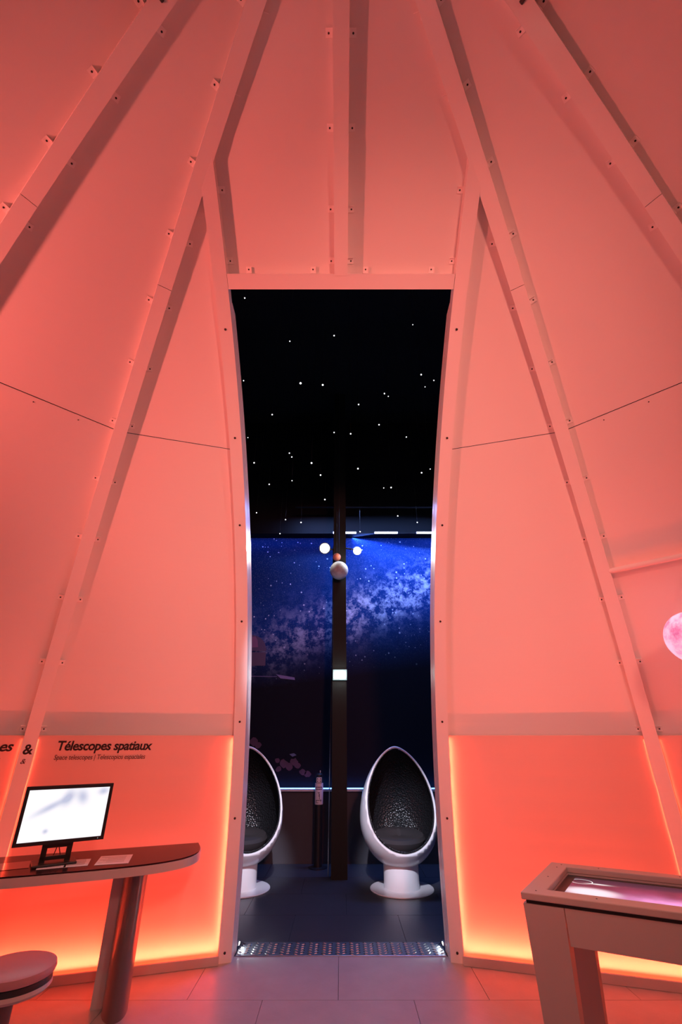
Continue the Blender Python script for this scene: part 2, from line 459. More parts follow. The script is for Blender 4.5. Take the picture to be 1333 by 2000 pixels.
# door bay
S_JOIN_IN = next(t[0] for t in _T if t[1] * math.sin(A1) < DW)         # jamb inner edge meets rib centre line
S_JOIN_OUT = next(t[0] for t in _T if t[1] * math.sin(A1) < DW + RIBW)
S_LINT = 4.897
LINH = .094
for sg in (-1, 1):
    ribx = lambda S, o, sg=sg: sg * at_s(S, o)[0] * math.sin(A1)
    jx = sg * (DW + RIBW - .012)
    f = lambda S, o: (door_pt(S, o, jx), door_pt(S, o, ribx(S, o)))
    sheet('panel', f, S_BOARD - .04, S_SEAM - .003, 18, PANEL_OFF, .012, M['panel'], wall['front'])
    sheet('panel', f, S_SEAM + .003, S_JOIN_OUT, 18, PANEL_OFF, .012, M['panel'], wall['front'])
    b_ = sheet('wainscot_board', f, 0, S_BOARD, 10, BOARD_OFF, .014, M['board'], wall['front'])
    boards['door%d' % sg] = b_
    def g(S, o):
        rx = ribx(S, o); xx = rx if abs(rx) < DW + .02 else sg * (DW + .02)
        return (Vector((0, door_y(S, o), at_s(S, o)[1])), Vector((xx, door_y(S, o), at_s(S, o)[1])))
    sheet('panel', g, S_LINT + .03, S_TOP, 26, PANEL_OFF, .012, M['panel'], wall['front'])
V = []; F = []; n_ = 26
for S in lin(S_LINT + LINH - .01, S_TOP, n_):
    for x, o in ((-RIBW / 2, 0), (RIBW / 2, 0), (RIBW / 2, RIBD), (-RIBW / 2, RIBD)):
        V.append((x, door_y(S, o), at_s(S, o)[1]))
for i in range(n_):
    for j in range(4):
        k = (j + 1) % 4; F.append((i * 4 + j, i * 4 + k, i * 4 + 4 + k, i * 4 + 4 + j))
F += [(3, 2, 1, 0), tuple(n_ * 4 + j for j in range(4))]
lo = mk('rib', V, F, M['rib'], wall['front'])
for S in (6.212, 5.76, 5.356, 5.067):
    r, z, nn, tt = at_s(S)
    for sg in (-1, 1):
        put_clip(Vector((sg * (RIBW / 2 + .02), door_y(S, RIBD - .001), at_s(S, RIBD - .001)[1])), Vector((sg, 0, 0)), Vector((0, tt[0], tt[1])), -Vector((0, nn[0], nn[1])), lo)
# row of clips standing on the lintel
for x in (-.63, -.19, .17, .62):
    S = S_LINT + LINH + .022
    r, z, nn, tt = at_s(S, RIBD); T3 = Vector((0, tt[0], tt[1])); Nn = -Vector((0, nn[0], nn[1]))
    put_clip(Vector((x, door_y(S, RIBD - .001), at_s(S, RIBD - .001)[1])), T3, Vector((1, 0, 0)), Nn, wall['front'])
# apex cap
cap = MB(); cap.lathe([(.62, 4.975), (.62, 5.0)], (0, AX, 0), 32); struct(cap.build('ceiling', M['panel']), 'round cap at the top of the dome')

# screws along the panel joints
for sg, a0, a1 in ((1, A1, A2), (-1, 2 * PI - A2, 2 * PI - A1)):
    for fr in (.25, .5, .75):
        p = bay_pt(a0, a1, S_SEAM - .035, PANEL_OFF - .001, fr)
        mb = MB(); mb.sphere((0, 0, 0), .004, 8, 6); o = mb.build('screw', M['hole'], wall['right' if sg > 0 else 'left']); o.location = p

# ------------------------------------------------------------------ doorway: jambs, lintel, liners
door = struct(empty('door_1', (0, AX + R0, 0)), 'tall open doorway with curved white jambs and a lintel')
door_inv = door.matrix_world.inverted() if False else Matrix.Translation((0, -(AX + R0), 0))
def dmk(name, V, F, mat, parent, smooth=False):
    return mk(name, [Vector(v) - Vector((0, AX + R0, 0)) for v in V], F, mat, parent, smooth)
def strip(name, fn, s0, s1, n, mat, parent):
    V, F = [], []
    for S in lin(s0, s1, n): V += fn(S)
    k_ = len(fn(s0))
    for i in range(n):
        for j in range(k_):
            k = (j + 1) % k_
            F.append((i * k_ + j, i * k_ + k, (i + 1) * k_ + k, (i + 1) * k_ + j))
    F += [tuple(range(k_))[::-1], tuple(n * k_ + j for j in range(k_))]
    return dmk(name, V, F, mat, parent)
JD = .085
for sg in (-1, 1):
    def jf(S):
        xo = sg * max(DW + .001, min(DW + RIBW, at_s(S)[0] * math.sin(A1) + .01))
        return [door_pt(S, .004, sg * DW), door_pt(S, .004, xo), door_pt(S, JD, xo), door_pt(S, JD, sg * DW)]
    j_ = strip('jamb', jf, 0, S_JOIN_IN + .02, 48, M['jamb'], door)
    # channel-shaped liner behind the jamb
    def lf(S):
        o0 = door_pt(S, JD, sg * DW); Y = Vector((0, 1, 0)); Xd = Vector((sg, 0, 0))
        z0 = 0
        return [o0 + Y * .012, o0 + Y * .055, o0 + Y * .055 + Xd * .012, o0 + Y * .066 + Xd * .012, o0 + Y * .066, o0 + Y * .110, o0 + Y * .110 + Xd * .05, o0 + Y * .012 + Xd * .05]
    strip('jamb_liner', lf, 0, 4.817, 40, M['jamb'], door)
    for S in (.055, .86, 1.55, 2.35, 3.15, 3.85, 4.63):
        p = door_pt(S, .003, sg * (DW + RIBW * .52)); _, _, nn, _ = at_s(S)
        mb = MB(); mb.lathe([(.0085, -.002), (.0085, .002)], (0, 0, 0), 12)
        o = mb.build('screw', M['hole'], j_); o.matrix_parent_inverse = Matrix.Identity(4)
        o.location = p - Vector((0, AX + R0, 0)); o.rotation_euler = Vector((0, -nn[0], -nn[1])).to_track_quat('Z', 'Y').to_euler()
    for S in (5.067, 5.456):
        if S > S_JOIN_IN - .05: continue
        p = Vector((sg * (DW - .020), door_y(S, RIBD - .001), at_s(S, RIBD - .001)[1])); r, z, nn, tt = at_s(S)
        cl_ = put_clip(p - Vector((0, AX + R0, 0)), Vector((-sg, 0, 0)), Vector((0, tt[0], tt[1])), Vector((0, -nn[0], -nn[1])), j_)
        cl_.matrix_parent_inverse = Matrix.Identity(4)
        cl_.matrix_basis = Matrix.Translation(p - Vector((0, AX + R0, 0))) @ cl_.matrix_basis.to_3x3().to_4x4()
ln = lambda S: None
V = []
for x in (-DW + .003, DW - .003):
    xx = -DW if x < 0 else DW
    for S, o in ((S_LINT, .002), (S_LINT + LINH, .002), (S_LINT + LINH, .10), (S_LINT, .10)):
        r, z, _, _ = at_s(S, o); V.append((x, AX + r - DW * TH, z))
dmk('lintel', V, [(0, 1, 2, 3), (7, 6, 5, 4), (0, 4, 5, 1), (1, 5, 6, 2), (2, 6, 7, 3), (3, 7, 4, 0)], M['jamb'], door)

# ------------------------------------------------------------------ baseboards with the LED strips behind them
bb = {k: struct(empty('baseboard_' + k), l) for k, l in (('left', 'low dark lip with orange light strip under the desk wall'), ('right', 'low dark lip with orange light strip under the touch table wall'), ('rear', 'low lip with orange light strip along the wall facing the doorway'))}
def led_bay(pA, pB, inward, par, lit):
    """pA, pB: floor points on the board surface; inward: unit vector into the room"""
    d = (pB - pA); l = d.length; u = d.normalized(); mid = (pA + pB) / 2
    rz = math.atan2(u.y, u.x)
    mb = MB(); c = mid + inward * .058; mb.box((c.x, c.y, .026), (l, .016, .052), rz); o = mb.build('lip', M['lip'], par, bevel=.003)
    mb = MB(); c = mid + inward * .035
    if not lit: return
    mb = MB(); mb.box((c.x, c.y, .014), (l * .97, .014, .008), rz); mb.build('led_strip', M['led'], par)
    a_ = light('AREA', 'led_foot_light', (c.x, c.y, .021), P_BASE * l, LED, shape='RECTANGLE', size=l * .96, size_y=.012, spread=rad(72))
    uu = Vector((u.x, u.y, 0)); zz = -(Vector((0, 0, 1)) * math.cos(rad(12)) - inward * math.sin(rad(12)))
    a_.rotation_euler = Matrix((uu, zz.cross(uu), zz)).transposed().to_euler()
def side_strip(fn, length_s, power, par, n=4):
    """vertical strip built from short straight lamps; fn(S) returns point and direction of the light"""
    ss = lin(.06, length_s, n); V, F = [], []
    for i in range(n):
        p0, dr = fn(ss[i]); p1, _ = fn(ss[i + 1]); ax = (p1 - p0); l = ax.length; ax.normalize()
        q = (p0 + p1) / 2
        a_ = light('AREA', 'led_side_light', q + dr * .0020, power * l, LED, shape='RECTANGLE', size=l, size_y=.006)
        zz = -(dr - ax * dr.dot(ax)).normalized()
        a_.rotation_euler = Matrix((ax, zz.cross(ax), zz)).transposed().to_euler()
    mb = MB(); mb.tube([fn(S)[0] for S in ss], .0018, 6); mb.build('led_strip', M['led_dim'], par)
for i in range(len(AZ) - 1):
    a0, a1 = AZ[i], AZ[i + 1]; am = (a0 + a1) / 2; deg = math.degrees(am)
    par = bb['right' if deg < 110 else ('rear' if deg < 250 else 'left')]
    r = R0 + BOARD_OFF; tw = (RIBW / 2 + .004) / (2 * r * math.sin((a1 - a0) / 2))
    pA = bay_pt(a0, a1, 0, BOARD_OFF, tw); pB = bay_pt(a0, a1, 0, BOARD_OFF, 1 - tw); pA.z = pB.z = 0
    inward = Vector((-math.sin(am), -math.cos(am), 0))
    led_bay(pA, pB, inward, par, i < 3 or i > len(AZ) - 5)
for sg in (-1, 1):
    rr = R0 + BOARD_OFF
    e = Vector((sg, -TH, 0)).normalized()
    pA = door_pt(0, BOARD_OFF, sg * (DW + RIBW + .004)); pB = door_pt(0, BOARD_OFF, sg * (rr * math.sin(A1) - .052)); pA.z = pB.z = 0
    inward = Vector((-e.y, e.x, 0)); inward = inward if inward.y < 0 else -inward
    par = bb['right' if sg > 0 else 'left']
    led_bay(*((pA, pB) if sg > 0 else (pB, pA)), inward, par, True)
    fn = lambda S: (door_pt(S, .020, sg * (DW + RIBW + .0005)), Vector((sg, -TH * .3, 0)).normalized())
    side_strip(fn, S_BOARD - .02, P_SIDE, par)
    # strips on both flanks of the first rib
    phi = A1 * sg
    et = Vector((math.cos(phi), -math.sin(phi), 0))
    for fl in (-1, 1):
        hf = A1 / 2 if fl == -sg else (A2 - A1) / 2
        er = Vector((math.sin(phi), math.cos(phi), 0))
        xd = et * fl * math.cos(hf) - er * math.sin(hf)
        def fn2(S):
            r, z, _, _ = at_s(S, .024)
            return pol(phi, r, z) + et * fl * (RIBW / 2 + .0005), xd
        side_strip(fn2, S_BOARD - .02, P_RIB, par)

# ------------------------------------------------------------------ floors
fl = struct(MB().box((0, .6, -.05), (12.4, 8.0, .085)).build('floor', M['grout']), 'grey brown vinyl floor inside the dome')
TX, TY = .914, .610
tile_mesh = MB().box((0, 0, 0), (TX - .003, TY - .003, .0075)).build('tile', M['floor']); tm = tile_mesh.data; bpy.data.objects.remove(tile_mesh)
k = 0
for iy in range(-2, 8):
    for ix in range(-5, 6):
        yc = 4.375 - TY / 2 - iy * TY; xc = (ix + (.5 if iy % 2 else 0)) * TX + .44
        if math.hypot(xc, yc - AX) > 4.75 and not (abs(xc) < 1.0 and yc < 4.4): continue
        if yc > 4.375: continue
        o = bpy.data.objects.new('tile', tm); C.objects.link(o); o.parent = fl; o.location = (xc, yc, -.0038)
gf = struct(MB().box((0, 6.95, -.05), (12.4, 4.69, .085)).build('floor_gallery', M['grout']), 'dark vinyl floor of the gallery behind the doorway')
tile_mesh = MB().box((0, 0, 0), (TX - .004, TY - .004, .0075)).build('tile', M['gfloor']); tm2 = tile_mesh.data; bpy.data.objects.remove(tile_mesh)
for iy in range(0, 5):
    for ix in range(-5, 6):
        yc = 4.620 + TY / 2 + iy * TY; xc = (ix + (.5 if iy % 2 else 0)) * TX + .05
        o = bpy.data.objects.new('tile', tm2); C.objects.link(o); o.parent = gf; o.location = (xc, yc, -.0038)

# tread plate threshold
tp = empty('tread_plate', (0, 4.495, 0)); tag(tp, 'silver chequered tread plate across the doorway threshold', 'threshold')
MB().box((0, 0, .002), (2 * DW - .02, .245, .006)).build('plate', M['steel_dull'], tp, bevel=.002)
mb = MB()
nc = 30
for i in range(nc):
    for j in range(6):
        x = -DW + .03 + i * (2 * DW - .06) / (nc - 1); y = -.10 + j * .040 + (.02 if i % 2 else 0)
        if abs(y) > .112: continue
        ang = rad(38 if i % 2 else -38); ca, sa = math.cos(ang), math.sin(ang)
        P = [(-.023, 0), (0, -.0075), (.023, 0), (0, .0075)]
        v_ = [(x + ca * p - sa * q, y + sa * p + ca * q, .005) for p, q in P] + [(x + (ca * p - sa * q) * .6, y + (sa * p + ca * q) * .6, .0085) for p, q in P]
        mb.add(v_, [(0, 1, 5, 4), (1, 2, 6, 5), (2, 3, 7, 6), (3, 0, 4, 7), (4, 5, 6, 7)])
o = mb.build('raised_lozenges', M['steel'], tp); o['kind'] = 'stuff'
for sg in (-1, 1):
    e_ = empty('door_foot_lamp', (sg * (DW - .004), 4.50, 0)); tag(e_, 'tiny white lamp at the foot of the door jamb nearest the ' + ('touch table' if sg > 0 else 'desk'), 'lamp', 'door foot lamps')
    MB().box((0, 0, .035), (.012, .045, .022)).build('housing', M['alu'], e_); MB().box((-sg * .0065, 0, .033), (.002, .034, .012)).build('lens', M['jambled'], e_)
    light('SPOT', 'door_foot_light', (sg * (DW - .014), 4.50, .034), 5.0, (.85, .95, 1), (0, 4.49, -.02), spot_size=rad(150), spot_blend=.5, shadow_soft_size=.008)

# ------------------------------------------------------------------ gallery behind the doorway
YW = 7.10
ADDED_CHAIR_SPOTS = ((-.36, .62), (.42, -.95))
GZ = 6.9
struct(MB().box((0, YW + .11, GZ / 2), (12.4, .12, GZ)).build('wall_back', M['black']), 'black wall at the far end of the gallery')
struct(MB().box((-6.2, 2.0, GZ / 2), (.1, 10.4, GZ)).build('wall_gallery_left', M['black']), 'black side wall of the gallery left')
struct(MB().box((6.2, 2.0, GZ / 2), (.1, 10.4, GZ)).build('wall_gallery_right', M['black']), 'black side wall of the gallery right')
struct(MB().box((0, 2.0, GZ + .05), (12.5, 10.5, .1)).build('ceiling_gallery', M['black']), 'black gallery ceiling with hanging star lights')
struct(MB().box((0, YW + .0, .39), (12.3, .09, .78)).build('wall_low', M['lowwall']), 'grey low wall under the night sky mural')
struct(MB().box((0, YW - .025, .792), (12.3, .14, .026)).build('trim_1', M['ledge'], bevel=.003), 'pale ledge below the night sky mural')
mu = empty('night_sky_mural', (0, YW + .045, 0)); tag(mu, 'wall-size print of the blue Milky Way above the pale ledge', 'mural')
MB().box((0, 0, (.806 + 4.46) / 2), (9.0, .01, 4.46 - .806)).build('sky_print', M['mural'], mu)
# printed observatory dome, telescope blade and dim flowers on the mural (flat print, laid on as thin foil)
M['p_dome'] = paint('print_dome', (.10, .07, .15), .5); M['p_dome2'] = paint('print_dome_slit', (.26, .11, .22), .5); M['p_wall'] = paint('print_dome_wall', (.10, .06, .12), .5)
M['p_blade'] = paint('print_blade', (.20, .16, .36), .5); M['p_flower'] = paint('print_flower', (.075, .022, .048), .6, var=.4, vscale=12); M['p_flower2'] = paint('print_flower_blue', (.10, .11, .2), .6)
def foil(name, pts, mat, y=-.0065):
    V = [(x, y, z) for x, z in pts] + [(x, y + .001, z) for x, z in pts]; n = len(pts)
    F = [tuple(range(n)), tuple(range(n, 2 * n))[::-1]] + [(i, (i + 1) % n, (i + 1) % n + n, i + n) for i in range(n)]
    return mk(name, V, F, mat, mu)
def wp(px, py):
    v = (py - 1000) / 889.0; u = (px - 667) / 889.0
    dy = math.cos(TILT) + v * math.sin(TILT); dz = math.sin(TILT) - v * math.cos(TILT)
    t = (YW + .04) / dy; return (u * t, CAMH + dz * t)
cx_, cz_ = wp(489, 1270)
foil('observatory_wall', [wp(460, 1274), wp(520, 1274), wp(519, 1300), wp(460, 1300)], M['p_wall'])
foil('observatory_rail', [wp(458, 1266), wp(521, 1266), wp(521, 1271), wp(458, 1271)], M['p_dome'], -.0075)
foil('observatory_dome', [wp(462, 1266)] + [wp(491 - 29 * math.cos(PI * i / 16), 1266 - 26 * math.sin(PI * i / 16)) for i in range(1, 16)] + [wp(520, 1266)], M['p_dome'], -.007)
foil('observatory_slit', [wp(486, 1265), wp(486, 1248), wp(493, 1244), wp(500, 1243), wp(504, 1250), wp(505, 1264)], M['p_dome2'], -.0082)
foil('telescope_blade', [wp(540, 1317), wp(576, 1323), wp(577, 1328), wp(549, 1325)], M['p_blade'])
foil('horizon_line', [wp(480, 1320), wp(542, 1321), wp(542, 1322), wp(480, 1321)], M['p_blade'])
random.seed(3)
for (px, py, rr) in ((497, 1449, 9), (505, 1455, 7), (543, 1485, 5), (556, 1492, 9), (566, 1497, 8), (575, 1488, 8), (582, 1495, 7), (592, 1508, 7), (602, 1512, 7), (545, 1502, 6)):
    foil('flower_print', [wp(px + rr * (0.75 + .35 * random.random()) * math.cos(2 * PI * i / 11), py + rr * (.7 + .4 * random.random()) * math.sin(2 * PI * i / 11)) for i in range(11)], M['p_flower'], -.0066 - .0001 * rr)
foil('flower_print', [wp(566, 1473), wp(575, 1471), wp(580, 1475), wp(572, 1478)], M['p_flower2'])
# blue light strip standing on the ledge, washing up the mural
e_ = empty('blue_light_strip', (0, YW - .02, .806)); tag(e_, 'thin blue light strip lying on the ledge at the foot of the mural', 'light strip')
MB().box((0, 0, .004), (9.0, .012, .008)).build('diffuser', M['blueled'], e_)
a_ = light('AREA', 'blue_ledge_light', (0, YW - .02, .818), 5, (.06, .25, 1), (0, YW + .06, 1.2), shape='RECTANGLE', size=9.0, size_y=.01)
# battens along the top of the mural
bat = empty('ceiling_batten', (.06, YW - .16, 4.47)); tag(bat, 'blue white batten lamp at the top of the mural, cut by the column', 'lamp', 'battens above the mural')
MB().box((0, .005, .018), (.40, .03, .012)).build('housing', M['black'], bat); MB().box((0, 0, 0), (.38, .022, .022)).build('tube', M['batten'], bat)
for x, lb in ((.75, 'blue white batten lamp at the top of the mural, next to the yoked spot lamp'), (1.45, 'blue white batten lamp at the top of the mural beside the door jamb')):
    o = dup(bat, (x, YW - .16, 4.47)); o['label'] = lb
struct(MB().box((0, YW - .05, 4.472), (9.0, .18, .016)).build('trim_2', M['black']), 'thin metal rail along the top edge of the mural')
light('AREA', 'blue_top_light', (0, YW - .115, 4.458), 22, (.010, .15, 1), (0, YW - .02, 4.0), shape='RECTANGLE', size=8.8, size_y=.02)
light('AREA', 'added_mural_wash_light', (0.7, 6.66, 4.79), 66, (.24, .40, 1), (.75, YW, 2.7), shape='RECTANGLE', size=2.9, size_y=.03)  # fill light added to brighten the Milky Way print
e_ = empty('added_wash_lamp', (.7, 6.66, 4.80)); tag(e_, 'added slim black wash lamp on rods, put in to brighten the mural', 'lamp')  # made-up housing and rods for the added mural fill light
MB().box((0, 0, .01), (2.9, .05, .02)).build('housing', M['black'], e_)
for k in (-1.2, 1.2): MB().tube([(k, 0, .02), (k, 0, GZ - 4.80)], .003, 6).build('hanger', M['black'], e_)
light('AREA', 'batten_light', (.85, YW - .19, 4.455), 60, (.10, .22, 1), (.3, 5.4, 0), shape='RECTANGLE', size=1.8, size_y=.02)
# added spots inside the dome, standing in for dome light on the chairs
for x0, x1 in ADDED_CHAIR_SPOTS:
    light('SPOT', 'added_chair_spot_light', (x0, .72, 4.60), 2000, (.80, .82, 1), (x1, 5.85, .66), spot_size=rad(10.5), spot_blend=.6, shadow_soft_size=.05)

# column
col_ = struct(MB().box((-.02, 6.42, GZ / 2), (.185, .16, GZ)).build('column_1', M['column']), 'dark square column in the gallery behind the doorway')
mb = MB(); mb.tube([(-.145, 6.40, .02), (-.135, 6.40, 1.4), (-.122, 6.40, 2.2), (-.118, 6.40, 4.0)], .006, 6); cb = mb.build('column_cable', M['alu']); cb.parent = col_
e_ = empty('emergency_light', (-.015, 6.315, 2.09)); tag(e_, 'white twin emergency light glowing on the dark column', 'lamp')
MB().box((0, 0, .065), (.185, .05, .13)).build('housing', M['emergbox'], e_, bevel=.004)
for sx_ in (-.043, .043):
    mb = MB(); mb.box((sx_, -.028, .062), (.062, .012, .085)); mb.build('lens', M['emerg'], e_, bevel=.006)
light('POINT', 'emergency_glow', (-.015, 6.16, 2.15), 2.5, (.8, 1, .98), shadow_soft_size=.05)

# gallery spot lamps
def spot_lamp(loc, target, label, body_mat, glowmat, arm_to, sc=1.0, tail=False):
    e = empty('spot_lamp', loc); tag(e, label, 'spotlight')
    d = (Vector(target) - Vector(loc)).normalized(); q = d.to_track_quat('Z', 'Y').to_matrix()
    def bld(mb, nm, mat, sm=True):
        mb.v = [q @ v for v in mb.v]; return mb.build(nm, mat, e, smooth=sm)
    bld(MB().lathe([(.035 * sc, -.13 * sc), (.05 * sc, -.11 * sc), (.055 * sc, 0), (.062 * sc, .005), (.062 * sc, .03 * sc)], n=24), 'body', body_mat)
    bld(MB().lathe([(.050 * sc, .031 * sc), (.044 * sc, .036 * sc)], n=24), 'lens', glowmat)
    if tail: bld(MB().tube([(.05, 0, -.02), (.085, 0, -.09), (.06, 0, -.16), (0, 0, -.18), (-.06, 0, -.15), (-.07, 0, -.09)], .007, 8), 'yoke', M['alu'])
    a_ = Vector(arm_to) - Vector(loc)
    MB().tube([Vector((0, 0, 0)) - d * .06 * sc, a_], .012, 8).build('bracket_arm', M['lamp_black'], e)
    return e
spot_lamp((-.235, 6.16, 3.88), (-.1, 0, 1.6), 'dazzling white spot lamp on the left side of the column', M['lamp_black'], M['lampglow'], (-.10, 6.40, 3.95), 1.35)
light('SPOT', 'gallery_spot_light', (-.235, 6.10, 3.87), 120, (1, 1, .88), (-.1, 0, 1.6), spot_size=rad(70), spot_blend=.7, shadow_soft_size=.05)
spot_lamp((.235, 6.20, 3.86), (.30, 5.2, 3.3), 'pale spot lamp with a wire yoke on the right side of the column', M['lamp_body'], M['lampglow'], (.06, 6.40, 3.98), .95, True)
light('POINT', 'gallery_spot_glow', (.25, 6.08, 3.80), 6, (1, 1, .88), shadow_soft_size=.05)
# hanging planets
e_ = empty('planet_globe', (-.028, 6.18, 3.55)); tag(e_, 'grey cratered planet globe hanging in front of the column', 'globe')
MB().sphere((0, 0, 0), .130, 32, 18).build('sphere', M['planet'], e_, smooth=True); MB().tube([(0, 0, .128), (0, .02, GZ - 3.55)], .002, 6).build('cord', M['cord'], e_)
e_ = empty('planet_ball', (-.062, 6.28, 3.79)); tag(e_, 'small orange planet ball hanging above the grey globe', 'globe')
MB().sphere((0, 0, 0), .058, 24, 14).build('sphere', M['globe_orange'], e_, smooth=True); MB().tube([(0, 0, .056), (0, .01, GZ - 3.79)], .002, 6).build('cord', M['cord'], e_)

# hanging star lights
PX = [(235, 243, 1), (445, 444, .9), (651, 418, 1.1), (1017, 367, .7), (495, 639, 1.7), (598, 647, 1.5), (1056, 599, 1.2), (1115, 626, .9), (1074, 656, .7), (885, 687, 1.1), (903, 700, .8), (765, 738, 1.1), (363, 785, 1.1), (860, 832, 1.1), (651, 868, 1), (728, 874, 1.2), (987, 889, .9), (250, 892, .7), (443, 964, 1), (454, 982, 1), (279, 1009, 1.1), (546, 1010, 1.4), (762, 1036, 1.3), (1098, 1038, .8), (1058, 1055, 1.2), (588, 1066, 1.2), (455, 1092, .8), (349, 1109, 1), (882, 1126, .8), (916, 1124, 1.2), (608, 1180, 1.1), (290, 1241, .9), (947, 1256, 1), (425, 1273, .9), (497, 1286, 1.1), (1038, 1286, .9), (772, 1329, 1.0), (399, 1338, .9), (230, 627, .9)]
bulb = MB().sphere((0, 0, 0), .0070, 12, 8).build('bulb', M['star']); bulb_me = bulb.data; bpy.data.objects.remove(bulb)
wire = MB().tube([(0, 0, 0), (0, 0, 1)], .0011, 5).build('wire', M['cord']); wire_me = wire.data; bpy.data.objects.remove(wire)
random.seed(11)
for a_, b_, sz in PX:
    px, py = 380 + a_ / 2.38, 480 + b_ / 2.38
    v = (py - 1000) / 889.0; u = (px - 667) / 889.0
    dy = math.cos(TILT) + v * math.sin(TILT); dz = math.sin(TILT) - v * math.cos(TILT)
    dmax = min(6.75, (6.3 - CAMH) * dy / dz); dmin = max(3.7, min((4.3 - CAMH) * dy / dz, dmax - .3))
    D = random.uniform(dmin, dmax); t = D / dy
    e = empty('star_light', (u * t, D, CAMH + dz * t)); tag(e, 'tiny white star light hanging on a thin wire from the black ceiling', 'star light', 'hanging star lights')
    o = bpy.data.objects.new('bulb', bulb_me); link(o, e); k = sz * t / 5.6; o.scale = (k, k, k)
    o = bpy.data.objects.new('wire', wire_me); link(o, e); o.scale = (1, 1, GZ - (CAMH + dz * t)); o.location = (0, 0, .006)

# ------------------------------------------------------------------ egg chairs
def egg_r(z, d=0):
    zc, R, lo, hi = .62, .428 - d, .445 - d, .715 - d
    if z < zc: return R * math.sqrt(max(0, 1 - ((zc - z) / lo) ** 2))
    return R * max(0, 1 - ((z - zc) / hi) ** 2) ** .67
def egg_bm(d, z0):
    bm = bmesh.new(); n = 64; rows = []
    z1 = .62 + .715 - d; zs = [z0 + (z1 - z0) * (.5 - .5 * math.cos(PI * i / 40)) for i in range(41)]
    for z in zs[:-1]:
        r = egg_r(z, d); rows.append([bm.verts.new((r * math.cos(2 * PI * j / n), r * math.sin(2 * PI * j / n), z)) for j in range(n)])
    top = bm.verts.new((0, 0, z1)); 
    for i in range(len(rows) - 1):
        for j in range(n): bm.faces.new((rows[i][j], rows[i][(j + 1) % n], rows[i + 1][(j + 1) % n], rows[i + 1][j]))
    for j in range(n): bm.faces.new((rows[-1][j], rows[-1][(j + 1) % n], top))
    bm.faces.new(rows[0][::-1])
    p0, p1 = Vector((0, -.330, .36)), Vector((0, .035, 1.32)); dv = p1 - p0; nrm = Vector((0, -dv.z, dv.y))
    bmesh.ops.bisect_plane(bm, geom=bm.verts[:] + bm.edges[:] + bm.faces[:], plane_co=p0, plane_no=nrm, clear_outer=True)
    return bm
def make_egg():
    root = empty('egg_chair')
    bm = egg_bm(0, .225)
    me = bpy.data.meshes.new('shell'); bm.to_mesh(me); bm.free(); me.materials.append(M['white_gloss'])
    for p in me.polygons: p.use_smooth = True
    sh = link(bpy.data.objects.new('shell', me), root)
    s_ = sh.modifiers.new('s', 'SOLIDIFY'); s_.thickness = .020; s_.offset = -1
    bm = egg_bm(.026, .27); me = bpy.data.meshes.new('lining'); bm.to_mesh(me); bm.free(); me.materials.append(M['leather'])
    for p in me.polygons: p.use_smooth = True
    lo_ = link(bpy.data.objects.new('lining', me), root)
    s_ = lo_.modifiers.new('s', 'SOLIDIFY'); s_.thickness = .004; s_.offset = -1
    # seat cushion and low back cushion
    mb = MB(); mb.rings([[(.285 * k * math.cos(2 * PI * j / 28), .03 + .255 * k * math.sin(2 * PI * j / 28), z + .03 * (math.sin(2 * PI * j / 28))) for j in range(28)] for k, z in ((.80, .36), (.97, .40), (1, .445), (.93, .475), (.6, .487), (.1, .488))])
    mb.build('seat_cushion', M['seat_pad'], root, smooth=True)
    mb = MB(); mb.lathe([(.186, .012), (.186, .222), (.19, .226), (.19, .236)], n=48); mb.build('pedestal', M['white_gloss'], root, smooth=True)
    mb = MB(); mb.lathe([(.330, 0), (.333, .005), (.330, .011), (.19, .014)], n=64); mb.build('base_plate', M['white_gloss'], root, smooth=True)
    return root
egg = make_egg(); egg.location = (.636, 6.0, 0); egg.rotation_euler = (0, 0, rad(4))
tag(egg, 'white egg chair with black lining standing right of the column', 'chair', 'egg chairs')
egg2 = dup(egg, (-1.075, 6.0, 0), rad(24)); egg2['label'] = 'white egg chair left of the column, partly hidden by the door jamb'

# black post with printed sleeve
po = empty('barrier_post', (-.283, 6.86, 0)); tag(po, 'black post with a printed pale sleeve and small dotted box beside the column', 'post')
MB().lathe([(.115, 0), (.115, .008), (.055, .014)], n=32).build('base', M['black_post'], po, smooth=True)
MB().lathe([(.050, .010), (.050, .86), (.048, .985), (.030, 1.0)], n=32).build('pole', M['black_post'], po, smooth=True)
sl = MB().lathe([(.0515, .655), (.0525, .66), (.0525, .885), (.0505, .89)], n=32).build('sleeve', M['lavender'], po, smooth=True)
def on_sleeve(az, z, wd, ht, name, mat, par, r=.0530):
    V = []; n = 4
    for k in range(n + 1):
        a_ = az - wd / 2 / r + wd / r * k / n
        V += [(r * math.sin(a_), -r * math.cos(a_), z - ht / 2), (r * math.sin(a_), -r * math.cos(a_), z + ht / 2)]
    return mk(name, V, [(2 * k, 2 * k + 2, 2 * k + 3, 2 * k + 1) for k in range(n)], mat, par)
for k, (az, z, wd, ht) in enumerate(((-.55, .845, .022, .010), (0, .845, .026, .010), (.55, .845, .022, .010), (-.5, .822, .026, .008), (.1, .822, .03, .008), (.6, .822, .018, .008), (.05, .765, .006, .05), (-.05, .785, .03, .006), (.15, .74, .006, .06), (-.5, .70, .03, .006), (-.65, .685, .008, .03), (-.3, .675, .02, .006), (0, .70, .03, .006), (.5, .70, .012, .02))):
    on_sleeve(az, z, wd, ht, 'sleeve_print', M['sleeve_ink'], sl)
bx = MB().box((0, -.050, .925), (.066, .022, .058)).build('dotted_box', M['lavender'], po, bevel=.002)
for sx_ in (-.019, .019):
    for dz in (-.014, .014):
        MB().box((sx_, -.0615, .925 + dz), (.010, .002, .016)).build('dot', M['sleeve_ink'], bx)
